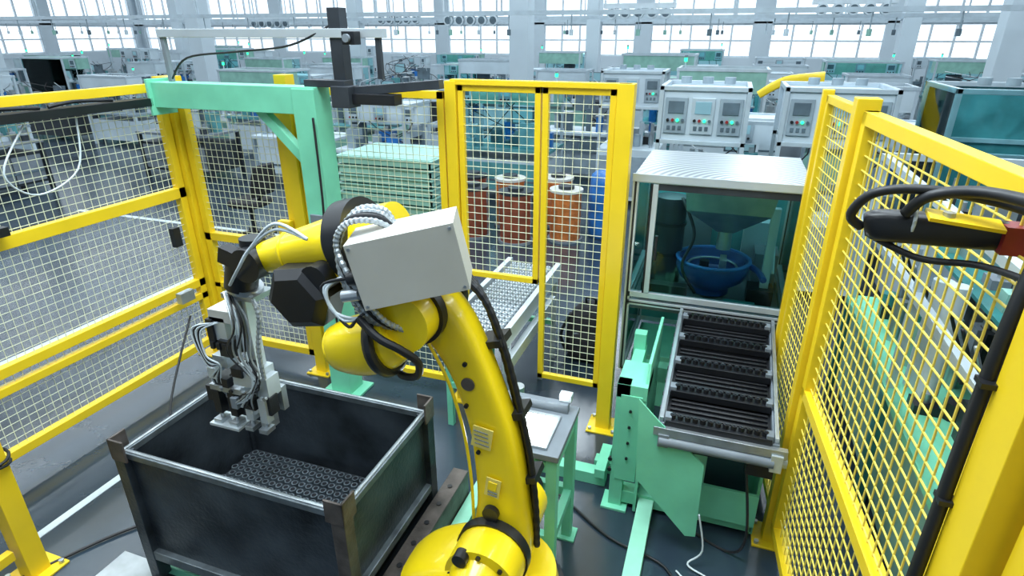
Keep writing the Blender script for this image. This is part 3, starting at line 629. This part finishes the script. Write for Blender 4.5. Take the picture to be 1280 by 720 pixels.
# ---------------------------------------------------------------- assembly machine variants (background)
def machine(name,w,d,style,seed):
    rn=random.Random(seed); b=B(name)
    base={0:MWHT,1:GRN3,2:GRN3,3:MGREY,4:MWHT,5:DGREY}[style]; acc={0:MGREY,1:MWHT,2:MTEAL,3:MWHT,4:MTEAL,5:GREY}[style]
    th=.8
    for x in(-w/2+.04,w/2-.04):
        for y in(-d/2+.04,d/2-.04): b.bx(x-.03,x+.03,y-.03,y+.03,0,th,base)
    b.bx(-w/2,w/2,-d/2,d/2,th-.04,th,acc); b.bx(-w/2+.05,w/2-.05,-d/2+.05,d/2-.05,.12,.62 if style!=3 else .35,base)
    for k in range(3): b.bx(-w/2+.08+k*(w-.16)/3,-w/2+.06+(k+1)*(w-.16)/3,-d/2+.03,-d/2+.05,.16,.58,acc)
    b.bx(-w/2+.1,w/2-.1,-d/2+.02,-d/2+.04,.3,.33,MDRK)
    H=rn.uniform(1.45,1.75)
    if style in(0,1,4):
        for x in(-w/2+.03,w/2-.03):
            for y in(-d/2+.03,d/2-.03): b.bx(x-.02,x+.02,y-.02,y+.02,th,H,MALU)
        for y in(-d/2+.03,d/2-.03): b.bx(-w/2,w/2,y-.02,y+.02,H-.04,H,MALU)
        for x in(-w/2+.03,w/2-.03): b.bx(x-.02,x+.02,-d/2,d/2,H-.04,H,MALU)
        b.bx(-w/2+.02,w/2-.02,0,d/2-.02,H-.32,H-.02,MWHT if style!=4 else GRN3)
        n=3
        for k in range(n):
            x=-w/2+.18+k*(w-.36)/(n-1); b.bx(x-.11,x+.11,-.015,0,H-.29,H-.07,MGREY if k%2 else MWHT); b.bx(x-.07,x+.07,-.02,-.012,H-.2,H-.1,SCR if k==1 else MDRK)
            for q in range(3): b.cyl((x-.06+q*.06,-.012,H-.25),(x-.06+q*.06,-.03,H-.25),.015,BLK if q else RED,n=8)
        if style==4:
            b.bx(-w/2+.03,w/2-.03,-d/2+.02,-d/2+.024,th+.02,H-.05,GLS2)
    for k in range(14):
        x=rn.uniform(-w/2+.12,w/2-.12); y=rn.uniform(-d/2+.1,d/2-.15); s_=rn.uniform(.04,.12); hh=rn.uniform(.06,.38)
        m=rn.choice([MDRK,STEEL,MALU,DGREY,MTEAL,BLUEB,MGREY,MWHT,MDRK])
        if k%3: b.bx(x-s_,x+s_,y-s_*.7,y+s_*.7,th,th+hh,m); b.bx(x-s_*.4,x+s_*.4,y-s_*.4,y+s_*.4,th+hh,th+hh+.06,STEEL)
        else: b.cyl((x,y,th),(x,y,th+hh),s_*.7,m,n=14); b.cyl((x,y,th+hh),(x,y,th+hh+.02),s_*.9,STEEL,n=14)
    if style in(2,4):
        x=w/2-.12
        b.cyl((x,d/2-.1,H-.02 if style==4 else th),(x,d/2-.1,H+.08),.01,MALU,n=8)
        b.cyl((x,d/2-.1,H+.08),(x,d/2-.1,H+.13),.025,GLAMP,n=10); b.cyl((x,d/2-.1,H+.13),(x,d/2-.1,H+.16),.025,GREY,n=10)
    mx=rn.uniform(-.3,.3); b.cyl((mx,.1,th),(mx,.1,th+.35),.02,MDRK,n=8); b.box((mx,.06,th+.45),(.36,.04,.26),MDRK,rot=(.1,0,0)); b.box((mx,.037,th+.452),(.32,.004,.22),SCR,rot=(.1,0,0))
    for k in range(4): b.tube([(rn.uniform(-w/2,w/2),d/4,H-.05),(rn.uniform(-w/2,w/2),0,H-.3),(rn.uniform(-w/2,w/2),-.1,th+.1)],.008,BLKR if k else CLEARH,n=6,sub=4)
    return b
vars_=[]
for k in range(9):
    o=machine('assembly_machine',[1.5,1.3,1.7,1.4,1.2,1.6,1.4,1.5,1.6][k],.85,[0,1,4,2,0,3,4,1,5][k],k).done()
    vars_.append(o.data); bpy.data.objects.remove(o)
cnt=0
def place(x,y,r=0,v=None,z=1):
    global cnt
    o=bpy.data.objects.new('assembly_machine',vars_[v if v is not None else cnt%9]); cnt+=1
    o.location=(x,y,0); o.rotation_euler=(0,0,r); o.scale=(1,1,z); scene.collection.objects.link(o)
for (x,y,r,v) in ((-5.0,8.2,0,1),(-7.0,8.9,0,5),(-3.3,9.1,0,2),(.2,7.7,0,7),(2.1,7.8,0,4),(4.6,7.9,1.57,2)):
    place(x,y,r,v)
for (x,y,v) in ((-11.2,6.2,8),(-11.2,4.4,5),(-11.4,2.4,8),(-13.2,7.4,0),(-13.6,5.2,3),(-13.5,3.0,8),(-13.6,.8,1),(-16,6.2,4),(-16,3.6,0),(-16,1,7),(-19,6.6,0),(-19,4,5),(-19,1,2),(-22,5,1),(-22,2,0),(-25,4,4),(-25,0,3),(-9.3,8.6,8)):
    place(x,y,1.57 if x>-20 and x!=-9.3 else 0,v)
for r_ in range(6):
    y=10.8+r_*2.3
    x=-24+(r_%2)*.9
    while x<10.5:
        bad=any(abs(x-c)<1.25 and abs(y-cy)<.8 for c in(-22,-13.5,-4.5,4.5) for cy in(13.5,21))
        if x>-y*1.75-1 and not bad: place(x,y,0 if r_%2 else pi,None,random.uniform(.9,1.15))
        x+=random.uniform(1.95,2.5)
for (x,y,z) in ((-6.3,15,2.72),(-2.2,15,2.85),(2.2,15.5,2.9),(-14,17,2.7),(-10,18,2.8)):
    b=B('exhaust_duct_row')
    b.bx(x-.8,x+.8,y-.12,y+.12,z+.1,z+.2,WHT)
    for k in range(5):
        c=x-.6+k*.3; b.cyl((c,y-.14,z),(c,y-.02,z),.12,WHT,n=16); b.cyl((c,y-.15,z),(c,y-.14,z),.085,MDRK,n=16)
    for c in(x-.78,x+.78): b.bx(c-.02,c+.02,y-.02,y+.02,z+.2,ZC,ALU)
    b.done()
for y in(11.95,16.5,21.0):
    b=B('cable_trunking'); z=2.75
    b.bx(-26,12,y-.05,y+.05,z,z+.08,MALU)
    for k in range(17): b.bx(-26+k*2.35,-25.97+k*2.35,y-.015,y+.015,z+.08,ZC,MALU)
    for k in range(30): b.cyl((-25.5+k*1.25,y,z-.25),(-25.5+k*1.25,y,z),.012,MGREY,n=6); b.cyl((-25.5+k*1.25,y,z-.36),(-25.5+k*1.25,y,z-.25),.04,(MWHT,GRN3,MDRK)[k%3],n=8)
    b.done()
b=B('small_robot_arm'); x,y=.85,8.95
b.cyl((x,y,0),(x,y,1.1),.18,GREY); b.cyl((x,y,1.1),(x,y,1.3),.15,YEL); b.loft([(x,y,1.3,.1,.09),(x+.15,y,1.7,.08,.07),(x+.2,y,1.85,.09,.08)],YEL); b.loft([(x+.25,y,1.9,.09,.08),(x-.2,y,1.86,.06,.06),(x-.5,y,1.68,.05,.05)],YEL); b.done()
# ---------------------------------------------------------------- bench outside right fence
b=B('machine_bench')
X0,X1,Y0,Y1=.95,2.0,1.9,4.4
b.bx(X0,X1,Y0,Y1,.72,.76,GRN); b.bx(X0+.05,X1,Y0+.05,Y1,.1,.68,GRN3)
for x in(X0+.03,X1-.03):
    for y in(Y0+.03,(Y0+Y1)/2,Y1-.03): b.bx(x-.03,x+.03,y-.03,y+.03,0,.72,TEAL); b.bx(x-.02,x+.02,y-.02,y+.02,.76,1.75,MALU)
for z in(1.3,1.75):
    b.bx(X0,X1,Y0,Y0+.04,z-.04,z,MALU);b.bx(X0,X1,Y1-.04,Y1,z-.04,z,MALU);b.bx(X0,X0+.04,Y0,Y1,z-.04,z,MALU);b.bx(X1-.04,X1,Y0,Y1,z-.04,z,MALU)
b.bx(X0+.3,X1-.05,Y0+.1,Y1-.1,1.25,1.27,TEAL)
rn=random.Random(3)
for k in range(120):
    z=.76 if k<75 else 1.27; x=rn.uniform(X0+.12,X1-.12) if k<75 else rn.uniform(X0+.38,X1-.15); y=rn.uniform(Y0+.15,Y1-.15); s_=rn.uniform(.02,.08); h=rn.uniform(.04,.34)
    m=rn.choice([DGREY,STEEL,BLK,TEAL,GREY,GRN3,DGREY,BLK,BLK])
    if k%3: b.bx(x-s_,x+s_,y-s_,y+s_,z,z+h,m); b.cyl((x,y,z+h),(x,y,z+h+.05),s_*.4,STEEL,n=10)
    else: b.cyl((x,y,z),(x,y,z+h),s_*.7,m,n=14)
for k in range(14): b.tube([(X0+.1,Y0+.2+k*.16,1.3),(X0+.2,Y0+.25+k*.16,1.1),(X0+.3,Y0+.1+k*.17,.9),(X0+.45,Y0+.2+k*.15,.80)],.008,BLKR if k%3 else HOSE,n=6)
b.cyl((X0+.14,3.0,.76),(X0+.14,3.0,1.4),.045,MWHT,n=16); b.cyl((X0+.14,3.2,.76),(X0+.14,3.2,1.35),.045,MWHT,n=16)
b.done()
b=B('storage_rack')
X0,X1,Y0,Y1=2.35,3.0,1.2,4.6
for x in(X0,X1):
    for y in(Y0,(Y0+Y1)/2,Y1): b.bx(x-.025,x+.025,y-.025,y+.025,0,1.8,MALU)
rn=random.Random(5)
for z in(.25,.7,1.15,1.6):
    b.bx(X0,X1,Y0,Y1,z-.02,z,GREY)
    y=Y0+.2
    while y<Y1-.25:
        h=rn.uniform(.10,.28); w=rn.uniform(.1,.2); b.bx(X0+.06,X1-.06,y,y+w,z,z+h,rn.choice([TEAL,GRN3,BLUE,GREY,MWHT,DGREY,BLK,DGREY])); y+=w+.06
b.done()
# ---------------------------------------------------------------- lights
w=bpy.data.worlds.new('World'); scene.world=w; w.use_nodes=True
bg=w.node_tree.nodes['Background']; bg.inputs[0].default_value=(.80,.91,1,1); bg.inputs[1].default_value=1.8
def area(x,y,z,sx,sy,e,col=(.83,.94,1),name='ceiling_lamp'):
    l=bpy.data.lights.new(name,'AREA'); l.shape='RECTANGLE'; l.size=sx; l.size_y=sy; l.energy=e; l.color=col
    o=bpy.data.objects.new(name,l); o.location=(x,y,z); scene.collection.objects.link(o); return o
for x in(-24,-19,-14,-9.5,-6,-2.5,1,5,9.5): area(x,10.5,6.55,.45,27,640)
area(-1.2,1.6,5.5,2.2,2.2,290)
area(.0,3.87,1.62,.7,.5,7,(.7,.97,1),'cabinet_fill_light')  # added fill light that brightens the dark cabinet interior
# ---------------------------------------------------------------- camera
cd=bpy.data.cameras.new('camera'); cam=bpy.data.objects.new('camera',cd); scene.collection.objects.link(cam)
cam.location=(0,0,2.45); cam.rotation_euler=(math.radians(90-23.2),0,math.radians(19.3))
cd.sensor_width=36; cd.lens=20.98; cd.clip_start=.02; cd.clip_end=200
scene.camera=cam
